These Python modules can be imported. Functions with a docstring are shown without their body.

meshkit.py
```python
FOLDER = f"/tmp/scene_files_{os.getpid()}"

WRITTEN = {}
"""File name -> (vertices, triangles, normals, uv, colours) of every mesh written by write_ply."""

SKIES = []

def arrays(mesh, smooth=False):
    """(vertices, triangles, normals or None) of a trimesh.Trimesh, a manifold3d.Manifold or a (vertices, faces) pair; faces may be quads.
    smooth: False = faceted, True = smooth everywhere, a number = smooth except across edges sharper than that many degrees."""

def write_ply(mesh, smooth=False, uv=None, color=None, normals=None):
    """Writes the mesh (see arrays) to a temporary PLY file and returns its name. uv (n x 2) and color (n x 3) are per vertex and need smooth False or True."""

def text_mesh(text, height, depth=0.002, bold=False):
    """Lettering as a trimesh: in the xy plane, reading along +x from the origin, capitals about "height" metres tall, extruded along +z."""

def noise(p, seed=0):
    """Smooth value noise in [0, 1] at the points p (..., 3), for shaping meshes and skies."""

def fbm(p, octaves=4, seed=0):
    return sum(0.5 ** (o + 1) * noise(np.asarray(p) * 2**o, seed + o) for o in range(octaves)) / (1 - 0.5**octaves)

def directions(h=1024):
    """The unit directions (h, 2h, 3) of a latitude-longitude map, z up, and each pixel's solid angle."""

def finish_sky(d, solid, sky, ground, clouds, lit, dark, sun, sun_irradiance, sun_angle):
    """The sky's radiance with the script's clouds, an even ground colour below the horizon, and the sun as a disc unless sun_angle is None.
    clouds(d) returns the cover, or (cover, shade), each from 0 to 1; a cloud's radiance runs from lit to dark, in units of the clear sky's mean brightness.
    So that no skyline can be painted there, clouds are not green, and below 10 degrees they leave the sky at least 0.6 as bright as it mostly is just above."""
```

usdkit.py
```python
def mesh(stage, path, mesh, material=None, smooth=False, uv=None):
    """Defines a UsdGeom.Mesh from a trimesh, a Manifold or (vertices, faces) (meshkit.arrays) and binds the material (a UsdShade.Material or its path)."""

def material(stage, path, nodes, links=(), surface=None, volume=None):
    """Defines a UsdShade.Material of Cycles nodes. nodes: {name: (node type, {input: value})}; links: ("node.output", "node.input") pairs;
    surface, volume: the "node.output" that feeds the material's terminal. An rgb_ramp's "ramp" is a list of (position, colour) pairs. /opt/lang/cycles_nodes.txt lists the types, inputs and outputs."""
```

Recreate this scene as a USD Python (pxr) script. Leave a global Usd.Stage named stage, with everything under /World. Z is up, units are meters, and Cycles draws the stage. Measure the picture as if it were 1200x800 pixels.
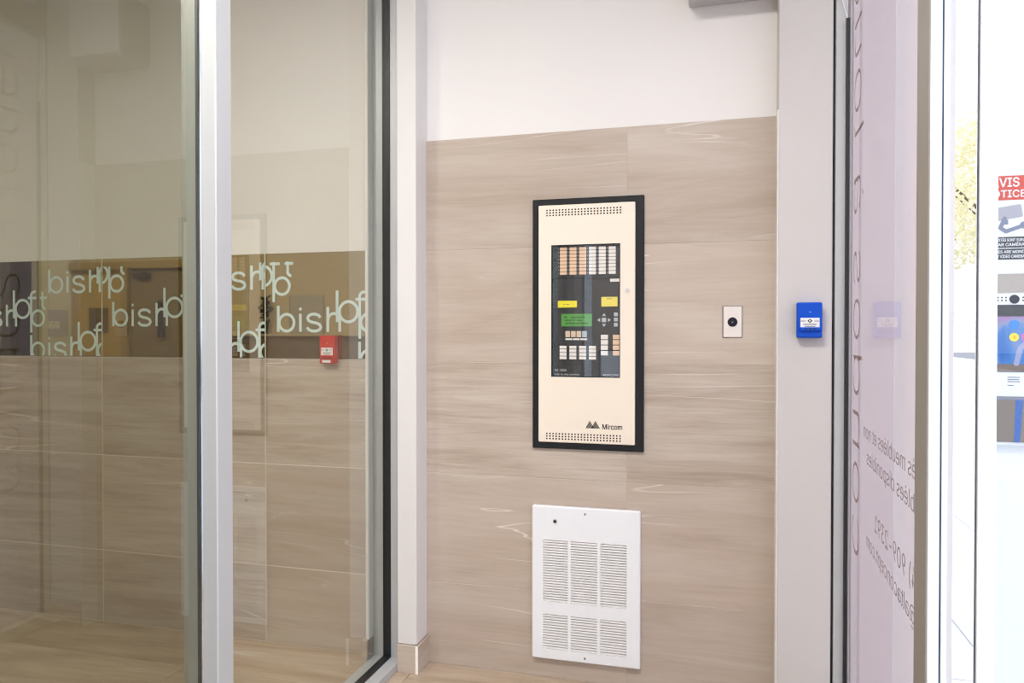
import math, random
import numpy as np, trimesh, manifold3d as m3, shapely, shapely.ops
from shapely.geometry import LineString, Point, Polygon, box as sbox
import usdkit, meshkit
from pxr import Usd, UsdGeom, UsdLux, UsdShade, Gf, Sdf

random.seed(7); np.random.seed(7)
stage = Usd.Stage.CreateInMemory()
UsdGeom.SetStageUpAxis(stage, UsdGeom.Tokens.z)
UsdGeom.SetStageMetersPerUnit(stage, 1.0)
UsdGeom.Xform.Define(stage, '/World')
UsdGeom.Scope.Define(stage, '/World/Looks')

# ------------------------------------------------------------------ camera
EXPOSURE = 0.20
cam = UsdGeom.Camera.Define(stage, '/World/camera')
YAW, PITCH = math.radians(15.67), math.radians(0.7)
fw = Gf.Vec3d(-math.sin(YAW) * math.cos(PITCH), math.cos(YAW) * math.cos(PITCH), -math.sin(PITCH))
eye = Gf.Vec3d(0, -2.913, 1.352)
cam.AddTransformOp().Set(Gf.Matrix4d().SetLookAt(eye, eye + fw, Gf.Vec3d(0, 0, 1)).GetInverse())
cam.CreateHorizontalApertureAttr(36.0); cam.CreateVerticalApertureAttr(24.0)
cam.CreateFocalLengthAttr(36.0 * 893.0 / 1200.0)
cam.CreateClippingRangeAttr(Gf.Vec2f(0.05, 200))
cam.CreateExposureAttr(EXPOSURE)

# ------------------------------------------------------------------ sky, sun, ceiling lamps' strengths
SKY_STRENGTH = 0.47
SUN = 20.0
VEST_LAMP = 41.0
LOBBY_LAMP = 60.0
usdkit.material(stage, '/World/Looks/sky', {
    'sky': ('sky_texture', {'sky_type': 'hosek_wilkie', 'sun_direction': (-0.35, 0.55, 0.76), 'turbidity': 4.0, 'ground_albedo': 0.4}),
    'tc': ('texture_coordinate', {}),
    'mp': ('mapping', {'scale': (1.6, 1.6, 4.0)}),
    'n': ('noise_texture', {'scale': 2.0, 'detail': 6.0, 'roughness': 0.6}),
    'r': ('rgb_ramp', {'ramp': [(0.12, (0, 0, 0)), (0.46, (1, 1, 1))]}),
    'mx': ('mix_color', {'b': (3.75, 4.05, 4.6), 'use_clamp': False}),
    'bg': ('background_shader', {'strength': SKY_STRENGTH})},
    [('tc.generated', 'mp.vector'), ('mp.vector', 'n.vector'), ('n.fac', 'r.fac'), ('r.color', 'mx.fac'), ('sky.color', 'mx.a'), ('mx.result', 'bg.color')],
    surface='bg.background')
dome = UsdLux.DomeLight.Define(stage, '/World/sky_light')
dome.CreateIntensityAttr(1.0)
UsdShade.MaterialBindingAPI.Apply(dome.GetPrim()).Bind(UsdShade.Material.Get(stage, '/World/Looks/sky'))
sun = UsdLux.DistantLight.Define(stage, '/World/sun_light')
sun.CreateIntensityAttr(SUN); sun.CreateAngleAttr(0.6); sun.CreateColorAttr(Gf.Vec3f(1.0, 0.95, 0.86))
sun.AddTransformOp().Set(Gf.Matrix4d().SetLookAt(Gf.Vec3d(0, 0, 0), Gf.Vec3d(0.35, -0.55, -0.76), Gf.Vec3d(0, 0, 1)).GetInverse())

# ------------------------------------------------------------------ helpers
used = {}
def numbered(parent, name):
    k = (parent, name); n = used.get(k, 0); used[k] = n + 1
    return f'{parent}/{name}' if n == 0 else f'{parent}/{name}_{n:03d}'

def thing(name, label, cat, loc=(0, 0, 0), group=None, kind=None):
    x = UsdGeom.Xform.Define(stage, numbered('/World', name))
    x.AddTranslateOp().Set(Gf.Vec3d(*loc))
    return tag(x.GetPrim(), label, cat, group, kind)

def tag(p, label=None, cat=None, group=None, kind=None):
    for k, v in (('label', label), ('category', cat), ('group', group), ('kind', kind)):
        if v: p.SetCustomDataByKey(k, v)
    return p

ORIGIN = {}
def put(name, mesh, mat, parent='/World', label=None, kind=None, smooth=35):
    """One Mesh prim. Meshes are given in world coordinates; under a thing they are shifted to its base."""
    pp = str(parent.GetPath()) if hasattr(parent, 'GetPath') else parent
    if hasattr(mesh, 'to_mesh') or isinstance(mesh, (tuple, list)):
        v, f, _ = meshkit.arrays(mesh); mesh = trimesh.Trimesh(v, f, process=False)
    mesh = mesh.copy()
    top = '/'.join(pp.split('/')[:3])
    if len(pp.split('/')) > 2:
        top_prim = stage.GetPrimAtPath(top)
        if top_prim.IsA(UsdGeom.Xform):
            t = UsdGeom.Xformable(top_prim).GetLocalTransformation().ExtractTranslation()
            mesh.apply_translation(-np.array(t))
    p = usdkit.mesh(stage, numbered(pp, name), mesh, M[mat], smooth=smooth).GetPrim()
    return tag(p, label, kind=kind)

def lone(name, mesh, mat, label, cat, group=None, kind=None, smooth=35):
    return tag(put(name, mesh, mat, smooth=smooth), label, cat, group, kind)

def bx(x0, x1, y0, y1, z0, z1, b=0.0):
    x0, x1 = min(x0, x1), max(x0, x1); y0, y1 = min(y0, y1), max(y0, y1); z0, z1 = min(z0, z1), max(z0, z1)
    if b <= 0:
        m = trimesh.creation.box([x1 - x0, y1 - y0, z1 - z0]); m.apply_translation([(x0 + x1) / 2, (y0 + y1) / 2, (z0 + z1) / 2]); return m
    b = min(b, (x1 - x0) * .45, (y1 - y0) * .45, (z1 - z0) * .45)
    pts = []
    for x, sx in ((x0, 1), (x1, -1)):
        for y, sy in ((y0, 1), (y1, -1)):
            for z, sz in ((z0, 1), (z1, -1)):
                pts += [(x, y + sy * b, z + sz * b), (x + sx * b, y, z + sz * b), (x + sx * b, y + sy * b, z)]
    return trimesh.convex.convex_hull(np.array(pts))

def join(*ms):
    return trimesh.util.concatenate([m for m in ms])

def man(mesh):
    return m3.Manifold(m3.Mesh(np.asarray(mesh.vertices, np.float32), np.asarray(mesh.faces, np.uint32)))

def cut(a, *bs):
    r = man(a)
    for b in bs: r = r - man(b)
    m = r.to_mesh(); return trimesh.Trimesh(m.vert_properties[:, :3], m.tri_verts, process=False)

def prism(poly, depth):
    gs = [g for g in getattr(poly, 'geoms', [poly]) if g.area > 1e-9]
    return join(*[trimesh.creation.extrude_polygon(g, depth, engine='earcut') for g in gs])

T_WALL = np.array([[1, 0, 0], [0, 0, -1], [0, 1, 0]], float)      # drawn flat, stood on a wall that faces -y
T_OUT = np.array([[0, 0, 1], [1, 0, 0], [0, 1, 0]], float)        # on a wall that faces +x, read from +x
T_OUTUP = np.array([[0, 0, 1], [0, -1, 0], [1, 0, 0]], float)     # the same, reading upwards
T_FRONT = np.array([[-1, 0, 0], [0, 0, 1], [0, 1, 0]], float)     # on a wall that faces +y
def stand(m, T, at):
    X = np.eye(4); X[:3, :3] = T; X[:3, 3] = at
    m = m.copy(); m.apply_transform(X); return m

def flat(poly, at, depth=0.0006, T=T_WALL):
    return stand(prism(poly, depth), T, at)

def text(s, h, at, T=T_WALL, depth=0.0006, bold=False, width=None):
    m = meshkit.text_mesh(s, h, depth, bold)
    if width:
        k = width / (m.bounds[1][0] - m.bounds[0][0]); m.apply_scale([k, 1, 1])
    return stand(m, T, at)

def cyl(r, at, axis, h, n=20, r2=None):
    """Cylinder from the point at, along axis, h long."""
    a = np.asarray(axis, float); a /= np.linalg.norm(a)
    c = m3.Manifold.cylinder(h, r, r if r2 is None else r2, n).to_mesh()
    m = trimesh.Trimesh(c.vert_properties[:, :3], c.tri_verts, process=False)
    m.apply_transform(trimesh.geometry.align_vectors([0, 0, 1], a)); m.apply_translation(at); return m

def tube(pts, r, n=8):
    pts = np.asarray(pts, float)
    return join(*[cyl(r, pts[i], pts[i + 1] - pts[i], np.linalg.norm(pts[i + 1] - pts[i]), n) for i in range(len(pts) - 1)],
                *[trimesh.creation.icosphere(1, r).apply_translation(p) for p in pts[1:-1]])

# ------------------------------------------------------------------ materials
M = {}
def plain(name, col, rough=0.5, metal=0.0, coat=0.0, spec=0.5, emit=None, bump=0.0, bscale=200.0):
    p = {'base_color': col, 'roughness': rough, 'metallic': metal, 'coat_weight': coat, 'specular_ior_level': spec}
    if emit: p['emission_color'], p['emission_strength'] = emit
    nodes, links = {'p': ('principled_bsdf', p)}, []
    if bump:
        nodes |= {'g': ('geometry', {}), 'n': ('noise_texture', {'scale': bscale, 'detail': 3.0}), 'b': ('bump', {'strength': bump, 'distance': 0.002})}
        links += [('g.position', 'n.vector'), ('n.fac', 'b.height'), ('b.normal', 'p.normal')]
    M[name] = usdkit.material(stage, '/World/Looks/' + name, nodes, links, surface='p.BSDF')

def stone(name, scale, dark, mid, light, vein, rough, tilt=(0, 0, 0), spread=1.0):
    """Wood-vein porcelain: long uneven bands, fine fibre, a few white veins; each tile takes its own stretch of it."""
    fine = tuple(s * 3.2 if s > 4 else s * 1.3 for s in scale)
    vs = (0.5, 1, 8) if scale[2] > 4 else (0.5, 8, 1)
    M[name] = usdkit.material(stage, '/World/Looks/' + name, {
        'g': ('geometry', {}), 'oi': ('object_info', {}),
        'k': ('vector_math', {'math_type': 'scale', 'scale': 37.0}),
        'c': ('combine_xyz', {}), 'm7': ('math', {'math_type': 'multiply', 'value2': 7.31}), 'm3': ('math', {'math_type': 'multiply', 'value2': 3.77}),
        'ad': ('vector_math', {'math_type': 'add'}),
        'mp': ('mapping', {'scale': scale, 'rotation': tilt}),
        'mf': ('mapping', {'scale': fine, 'rotation': tilt}),
        'mv': ('mapping', {'scale': vs, 'rotation': tuple(-1.6 * t for t in tilt)}),
        'n1': ('noise_texture', {'scale': 1.25, 'detail': 7.0, 'roughness': 0.62, 'distortion': 0.9}),
        'n2': ('noise_texture', {'scale': 3.4, 'detail': 5.0, 'roughness': 0.7, 'distortion': 0.5}),
        'n3': ('noise_texture', {'scale': 1.1, 'detail': 2.5, 'roughness': 0.45, 'distortion': 0.7}),
        'n4': ('noise_texture', {'scale': 1.7, 'detail': 2.0}),
        'r1': ('rgb_ramp', {'ramp': [(0.30, dark), (0.50, mid), (0.70, light)]}),
        'r2': ('rgb_ramp', {'ramp': [(0.35, (0.80, 0.79, 0.78)), (0.55, (1, 1, 1)), (0.75, (1.0, 1.0, 1.0))]}),
        'sb': ('math', {'math_type': 'subtract', 'value2': 0.47}), 'ab': ('math', {'math_type': 'absolute'}),
        'rv': ('map_range', {'from_min': 0.0, 'from_max': 0.0075, 'to_min': 0.75, 'to_max': 0.0, 'clamp': True}),
        'rm': ('map_range', {'from_min': 0.50, 'from_max': 0.60, 'to_min': 0.0, 'to_max': 1.0, 'clamp': True}),
        'mm': ('math', {'math_type': 'multiply'}),
        'x1': ('mix_color', {'blend_type': 'multiply', 'fac': spread}),
        'x2': ('mix_color', {'b': vein}),
        'tone': ('map_range', {'from_min': 0.0, 'from_max': 1.0, 'to_min': 0.93, 'to_max': 1.05}),
        'x3': ('mix_color', {'blend_type': 'multiply', 'fac': 1.0, 'use_clamp': False}),
        'b': ('bump', {'strength': 0.12, 'distance': 0.001}),
        'p': ('principled_bsdf', {'roughness': rough, 'specular_ior_level': 0.4})},
        [('oi.random', 'm7.value1'), ('oi.random', 'm3.value1'), ('m7.value', 'c.x'), ('oi.random', 'c.y'), ('m3.value', 'c.z'),
         ('c.vector', 'k.vector1'), ('g.position', 'ad.vector1'), ('k.vector', 'ad.vector2'),
         ('ad.vector', 'mp.vector'), ('ad.vector', 'mf.vector'), ('ad.vector', 'mv.vector'),
         ('mp.vector', 'n1.vector'), ('mf.vector', 'n2.vector'), ('mv.vector', 'n3.vector'), ('ad.vector', 'n4.vector'),
         ('n1.fac', 'r1.fac'), ('n2.fac', 'r2.fac'), ('n3.fac', 'sb.value1'), ('sb.value', 'ab.value1'), ('ab.value', 'rv.value'),
         ('n4.fac', 'rm.value'), ('rv.result', 'mm.value1'), ('rm.result', 'mm.value2'),
         ('r1.color', 'x1.a'), ('r2.color', 'x1.b'), ('x1.result', 'x2.a'), ('mm.value', 'x2.fac'),
         ('oi.random', 'tone.value'), ('x2.result', 'x3.a'), ('tone.result', 'x3.b'), ('x3.result', 'p.base_color'),
         ('n2.fac', 'b.height'), ('b.normal', 'p.normal')], surface='p.BSDF')

def pane(name, tint, ior=1.5, boost=1.75):
    """Clear sheet: tinted straight-through light and a mirror image by fresnel, both faces' share given to the face that is looked at."""
    M[name] = usdkit.material(stage, '/World/Looks/' + name, {
        'f': ('fresnel', {'IOR': ior}), 'g': ('geometry', {}),
        'iv': ('math', {'math_type': 'subtract', 'value1': 1.0}),
        'bo': ('math', {'math_type': 'multiply', 'value2': boost}),
        'fx': ('math', {'math_type': 'multiply', 'use_clamp': True}),
        't': ('transparent_bsdf', {'color': tint}), 'gl': ('glossy_bsdf', {'color': (1, 1, 1), 'roughness': 0.0}),
        'm': ('mix_closure', {})},
        [('f.fac', 'bo.value1'), ('g.backfacing', 'iv.value2'), ('bo.value', 'fx.value1'), ('iv.value', 'fx.value2'),
         ('fx.value', 'm.fac'), ('t.BSDF', 'm.closure1'), ('gl.BSDF', 'm.closure2')], surface='m.closure')

def speckle(name, a, b, scale, rough=0.7, lo=0.35, hi=0.65):
    M[name] = usdkit.material(stage, '/World/Looks/' + name, {
        'g': ('geometry', {}), 'n': ('noise_texture', {'scale': scale, 'detail': 5.0, 'roughness': 0.6}),
        'r': ('rgb_ramp', {'ramp': [(lo, a), (hi, b)]}), 'p': ('principled_bsdf', {'roughness': rough})},
        [('g.position', 'n.vector'), ('n.fac', 'r.fac'), ('r.color', 'p.base_color')], surface='p.BSDF')

plain('white_paint', (0.79, 0.763, 0.755), 0.6, bump=0.05, bscale=400)
plain('cool_white_paint', (0.58, 0.555, 0.55), 0.55, bump=0.05, bscale=400)  # same white as the other pilaster, darkened to paint in shade
plain('pilaster_paint', (0.71, 0.69, 0.69), 0.5)
plain('lobby_beige', (0.66, 0.58, 0.44), 0.6)
stone('wall_stone', (0.75, 1, 5.5), (0.43, 0.345, 0.275), (0.495, 0.41, 0.345), (0.55, 0.475, 0.41), (0.78, 0.74, 0.69), 0.38, (0, 0.03, 0), 0.32)
stone('wall_stone_grained', (0.9, 1, 10), (0.40, 0.32, 0.255), (0.495, 0.415, 0.35), (0.56, 0.49, 0.43), (0.78, 0.74, 0.69), 0.38, (0, 0.09, 0), 0.6)
stone('floor_stone', (0.9, 6, 1), (0.36, 0.265, 0.185), (0.47, 0.37, 0.275), (0.56, 0.46, 0.365), (0.66, 0.6, 0.54), 0.28, (0, 0, 0.04), 0.5)
plain('grout', (0.54, 0.47, 0.41), 0.8)
plain('grout_light', (0.70, 0.64, 0.57), 0.8)
plain('grout_dark', (0.40, 0.34, 0.29), 0.8)
plain('aluminium', (0.49, 0.50, 0.515), 0.42, 0.15)
plain('aluminium_dark', (0.26, 0.235, 0.21), 0.45, 0.2)  # dark metal of screws and plate edge; also painted shade on the mullion
plain('aluminium_white', (0.80, 0.80, 0.81), 0.4)  # frame aluminium lightened to stand for glare on the street mullion
plain('chrome', (0.75, 0.76, 0.78), 0.12, 1.0)
plain('gasket', (0.012, 0.012, 0.014), 0.45)
plain('gasket_blue', (0.02, 0.07, 0.14), 0.45)  # blue lens fringe painted into the dark gasket colour
plain('sealant', (0.82, 0.82, 0.84), 0.4)
pane('glass_clear', (0.88, 0.895, 0.875), boost=1.6)
pane('glass_green', (0.68, 0.70, 0.65), boost=1.5)
pane('glass_lettered', (0.85, 0.80, 0.79), boost=0.36)
pane('glass_door', (0.94, 0.96, 0.97), boost=0.9)
pane('acrylic', (0.97, 0.97, 0.97))
plain('mirror_bronze', (0.47, 0.42, 0.27), 0.02, 1.0)
plain('frost', (0.62, 0.76, 0.76), 0.7)
plain('vinyl_grey', (0.42, 0.39, 0.41), 0.6)
plain('vinyl_pale', (0.58, 0.55, 0.57), 0.6)
plain('cream_enamel', (0.85, 0.755, 0.645), 0.42)
plain('black_enamel', (0.014, 0.015, 0.018), 0.5, spec=0.25)
plain('fascia_black', (0.030, 0.030, 0.032), 0.5, spec=0.2)
plain('hole_black', (0.008, 0.008, 0.008), 0.8)
plain('strip_peach', (0.95, 0.66, 0.44), 0.5)
plain('strip_white', (0.95, 0.90, 0.86), 0.5)
plain('button_grey', (0.56, 0.60, 0.66), 0.45)
plain('button_peach', (0.80, 0.62, 0.45), 0.45)
plain('button_blue', (0.50, 0.60, 0.68), 0.45)
plain('label_yellow', (0.97, 0.85, 0.01), 0.5)
plain('label_yellow_pale', (0.97, 0.82, 0.12), 0.5)
plain('ink_grey', (0.22, 0.20, 0.17), 0.6)
plain('ink_white', (0.72, 0.72, 0.72), 0.5)
plain('ink_black', (0.015, 0.014, 0.013), 0.5)
plain('lcd_green', (0.06, 0.28, 0.03), 0.3, emit=((0.12, 0.45, 0.05), 0.14))
plain('heater_white', (0.83, 0.845, 0.885), 0.35)
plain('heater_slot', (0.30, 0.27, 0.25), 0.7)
plain('louver_white', (0.80, 0.79, 0.79), 0.4)
plain('steel_plate', (0.80, 0.74, 0.70), 0.30, 0.35)
plain('lens_black', (0.010, 0.008, 0.020), 0.2, spec=0.3)
plain('pull_blue', (0.003, 0.075, 0.56), 0.45, spec=0.25)
plain('pull_red', (0.56, 0.014, 0.004), 0.45, spec=0.25)
plain('paper_white', (0.82, 0.82, 0.84), 0.6)
plain('fixture_grey', (0.50, 0.49, 0.50), 0.5)
plain('poster_red', (0.66, 0.055, 0.02), 0.5)
plain('poster_grey', (0.03, 0.028, 0.03), 0.5)
plain('poster_beige', (0.44, 0.38, 0.33), 0.6)
plain('camera_grey', (0.20, 0.22, 0.30), 0.5)
plain('camera_pale', (0.42, 0.40, 0.44), 0.5)
plain('intercom_white', (0.84, 0.85, 0.86), 0.3)
plain('ring_blue', (0.02, 0.20, 0.55), 0.4, emit=((0.05, 0.25, 0.8), 0.2))
plain('ring_yellow', (0.8, 0.55, 0.03), 0.4, emit=((0.85, 0.55, 0.03), 0.3))
plain('screen_pink', (0.55, 0.16, 0.42), 0.4)
plain('screen_pale', (0.34, 0.36, 0.55), 0.4)
plain('reader_blue', (0.01, 0.10, 0.42), 0.25)
plain('reader_brown', (0.20, 0.15, 0.12), 0.3)
plain('steel_brushed', (0.17, 0.175, 0.18), 0.4, 0.6)
plain('steel_dark', (0.07, 0.07, 0.073), 0.4, 0.5)
plain('door_olive', (0.30, 0.24, 0.13), 0.5)
plain('door_frame_tan', (0.48, 0.36, 0.14), 0.5)
plain('wall_amber', (0.62, 0.45, 0.16), 0.6)  # beige wall with the warm lamp glow put into its colour
plain('wood_brown', (0.20, 0.145, 0.08), 0.5)
plain('screen_grey', (0.16, 0.18, 0.19), 0.25)
plain('leaf_dark', (0.02, 0.035, 0.02), 0.6)
plain('pot_dark', (0.03, 0.03, 0.03), 0.4)
plain('exterior_white', (0.88, 0.89, 0.91), 0.6)
plain('exterior_lilac', (0.68, 0.64, 0.68), 0.6)
speckle('paving', (0.60, 0.60, 0.62), (0.70, 0.70, 0.71), 60)
speckle('asphalt', (0.16, 0.16, 0.17), (0.24, 0.24, 0.24), 40, 0.85)
speckle('bark', (0.10, 0.07, 0.05), (0.20, 0.15, 0.11), 25, 0.9)
plain('facade_pale', (0.72, 0.70, 0.66), 0.7)
plain('facade_glass', (0.25, 0.32, 0.40), 0.1)
plain('lamp_white', (0.9, 0.9, 0.9), 0.5, emit=((1.0, 0.95, 0.88), 6.0))
plain('lamp_warm', (0.9, 0.85, 0.7), 0.5, emit=((1.0, 0.80, 0.50), 6.0))
M['leaf_green'] = usdkit.material(stage, '/World/Looks/leaf_green', {
    'd': ('principled_bsdf', {'base_color': (0.72, 0.66, 0.42), 'roughness': 0.6}), 't': ('translucent_bsdf', {'color': (0.75, 0.70, 0.45)}), 'm': ('mix_closure', {'fac': 0.4})},
    [('d.BSDF', 'm.closure1'), ('t.BSDF', 'm.closure2')], surface='m.closure')
M['screen_picture'] = usdkit.material(stage, '/World/Looks/screen_picture', {
    'g': ('geometry', {}), 'mp': ('mapping', {'scale': (9, 9, 5)}),
    'n': ('noise_texture', {'scale': 1.0, 'detail': 1.5, 'distortion': 1.2}),
    'r': ('rgb_ramp', {'ramp': [(0.30, (0.01, 0.05, 0.22)), (0.44, (0.01, 0.11, 0.40)), (0.53, (0.06, 0.20, 0.50)), (0.60, (0.24, 0.27, 0.42)), (0.72, (0.36, 0.14, 0.34))]}),
    'p': ('principled_bsdf', {'roughness': 0.2, 'emission_strength': 0.12})},
    [('g.position', 'mp.vector'), ('mp.vector', 'n.vector'), ('n.fac', 'r.fac'), ('r.color', 'p.base_color'), ('r.color', 'p.emission_color')], surface='p.BSDF')

# ------------------------------------------------------------------ levels and lines of the place
CEIL = 3.10
ROWS = [0.0, 0.335, 0.780, 1.232, 1.683, 2.130]
GL = -1.327            # glass partition between vestibule and lobby
LOBBY_LEFT, LOBBY_FRONT, VEST_FRONT = -9.0, -3.5, -3.75

# ---- back wall: plaster, tiles, mirror strip
wall = thing('wall_back', 'white wall with wood-veined beige stone tiles below, running behind both vestibule and lobby', 'wall', kind='structure')
put('plaster', bx(LOBBY_LEFT, 0.75, 0.0, 0.2, 0, CEIL), 'white_paint', wall)
TH = 0.010                                                     # tiles stand this proud of the plaster
def wall_tile(x0, x1, z0, z1, name='tile', mat='wall_stone', g=0.0011):
    return put(name, bx(x0 + g, x1 - g, -TH, -0.001, z0 + g, z1 - g, 0.0008), mat, wall)
put('grout', bx(-1.192, 0.176, -TH + 0.0012, 0.0, 0, 2.129), 'grout', wall)
put('grout', bx(LOBBY_LEFT, -1.39, -TH + 0.0006, 0.0, 0, 1.236), 'grout_light', wall)
for i in range(5):
    for a, b in ((-1.192, -0.362), (-0.362, 0.182)):
        wall_tile(a, b, ROWS[i], ROWS[i + 1], mat='wall_stone_grained' if i == 2 else 'wall_stone')
cols = [-1.385, -1.931, -2.800]
while cols[-1] > LOBBY_LEFT + 0.5: cols.append(cols[-1] - 0.869)
LZ = [0.0, 0.335, 0.780, 1.236]
for a, b in zip(cols[:-1], cols[1:]):
    for i in range(3): wall_tile(b, a, LZ[i], LZ[i + 1], mat='wall_stone_grained' if i == 2 or b < -1.95 else 'wall_stone', g=0.0016)

# the lettering etched on the mirror strip: "bishop" and "loft" sharing their o
W_ = 0.0062
def stroke(*pts): return LineString(pts).buffer(W_, cap_style='flat', join_style='round')
def ring(cx, cz, r): return Point(cx, cz).buffer(r + W_, 32).difference(Point(cx, cz).buffer(r - W_, 32))
def arc(cx, cz, r, a0, a1, rz=None):
    t = np.radians(np.linspace(a0, a1, 24)); rz = rz or r
    return LineString(np.c_[cx + r * np.cos(t), cz + rz * np.sin(t)]).buffer(W_, cap_style='flat')
s_ = [(0.209, 0.060), (0.200, 0.070), (0.186, 0.0745), (0.168, 0.0745), (0.154, 0.069), (0.148, 0.058), (0.153, 0.047), (0.168, 0.041), (0.190, 0.037),
      (0.206, 0.030), (0.211, 0.019), (0.205, 0.009), (0.190, 0.003), (0.170, 0.003), (0.154, 0.008), (0.145, 0.019)]
logo = shapely.union_all([
    stroke((0.005, 0), (0.005, 0.112)), ring(0.046, 0.039, 0.036),
    stroke((0.113, 0), (0.113, 0.077)), Point(0.113, 0.097).buffer(0.0065),
    LineString(s_).buffer(W_, cap_style='flat', join_style='round'),
    stroke((0.244, 0), (0.244, 0.105)), arc(0.272, 0.046, 0.028, 0, 180, 0.031), stroke((0.300, 0), (0.300, 0.048)),
    stroke((0.288, 0.040), (0.288, 0.174)), ring(0.341, 0.084, 0.0425),
    stroke((0.393, -0.030), (0.393, 0.148)), arc(0.413, 0.146, 0.020, 70, 180), stroke((0.374, 0.136), (0.424, 0.136)),
    ring(0.434, 0.039, 0.036),
    stroke((0.462, 0.100), (0.462, 0.166)), arc(0.478, 0.100, 0.016, 180, 275), stroke((0.447, 0.136), (0.488, 0.136))])
for a, b in zip(cols[:-1], cols[1:]):
    mp = put('mirror_panel', bx(b + 0.0015, a - 0.0015, -0.008, -0.001, 1.2385, 1.693, 0.0015), 'mirror_bronze', wall, 'bronze mirror panel etched with pale lettering')
    right, dz = b + 0.869, (-0.026 if a > -1.5 else 0.0)            # every panel is a cut from the same repeating print
    spots = ((b + 0.060, 1.380), (b - 0.350, 1.538), (right - 0.311, 1.538), (right - 0.422, 1.226))
    etched = shapely.union_all([shapely.affinity.translate(logo, x, z + dz) for x, z in spots])
    cl = etched.intersection(sbox(b + 0.004, 1.241, a - 0.004, 1.656))
    put('lettering', flat(cl, (0, -0.0078, 0), 0.0008), 'frost', mp)
put('mirror_joint', join(*[bx(a - 0.0015, a + 0.0015, -0.0074, 0, 1.2385, 1.693) for a in cols[1:-1]]), 'paper_white', wall, 'pale joints between the mirror panels')

# ---- floor
fl = thing('floor', 'beige stone floor tiles with wood-like veins, in vestibule and lobby', 'floor', kind='structure')
put('bed', bx(LOBBY_LEFT, 0.40, VEST_FRONT, 0.0, -0.15, -0.006), 'grout_dark', fl)
xs = [0.36, -0.30, -1.20, -2.10, -3.00, -3.90, -4.80, -5.70, -6.60, -7.50, -8.40, LOBBY_LEFT]
ys = [0.0, -0.32, -0.77, -1.22, -1.67, -2.12, -2.57, -3.02, -3.47, VEST_FRONT]
for a, b in zip(xs[:-1], xs[1:]):
    for c, d in zip(ys[:-1], ys[1:]):
        put('floor_tile', bx(b + 0.001, a - 0.001, d + 0.001, c - 0.001, -0.010, 0.0, 0.0008), 'floor_stone', fl)

# ---- ceilings, other walls
lone('ceiling', bx(LOBBY_LEFT, 0.55, VEST_FRONT - 0.2, 0.2, CEIL, CEIL + 0.25), 'white_paint', 'white painted ceiling over the vestibule and the lobby', 'ceiling', kind='structure')
wf = thing('wall_front', 'white wall with two glazed openings added for reflections at the street end of the vestibule, facing the tiled wall', 'wall', (-0.5, VEST_FRONT, 0), kind='structure')
OPEN = ((-1.23, -1.13, 0.30, 2.25), (-1.08, -0.78, 0.30, 1.20))  # unseen openings, added as bright streaks to reflect in the alarm panel window
put('plaster', cut(bx(-1.55, 0.42, VEST_FRONT - 0.2, VEST_FRONT, 0, CEIL), *[bx(a, b, VEST_FRONT - 0.5, VEST_FRONT + 0.5, c, d) for a, b, c, d in OPEN]), 'white_paint', wf)
for a, b, c, d in OPEN:
    put('frame', cut(bx(a, b, VEST_FRONT - 0.13, VEST_FRONT - 0.07, c, d), bx(a + .012, b - .012, VEST_FRONT - 0.5, VEST_FRONT + 0.5, c + .012, d - .012)), 'aluminium', wf)
    put('pane', bx(a + .01, b - .01, VEST_FRONT - 0.104, VEST_FRONT - 0.096, c + .01, d - .01), 'glass_door', wf)
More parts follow.
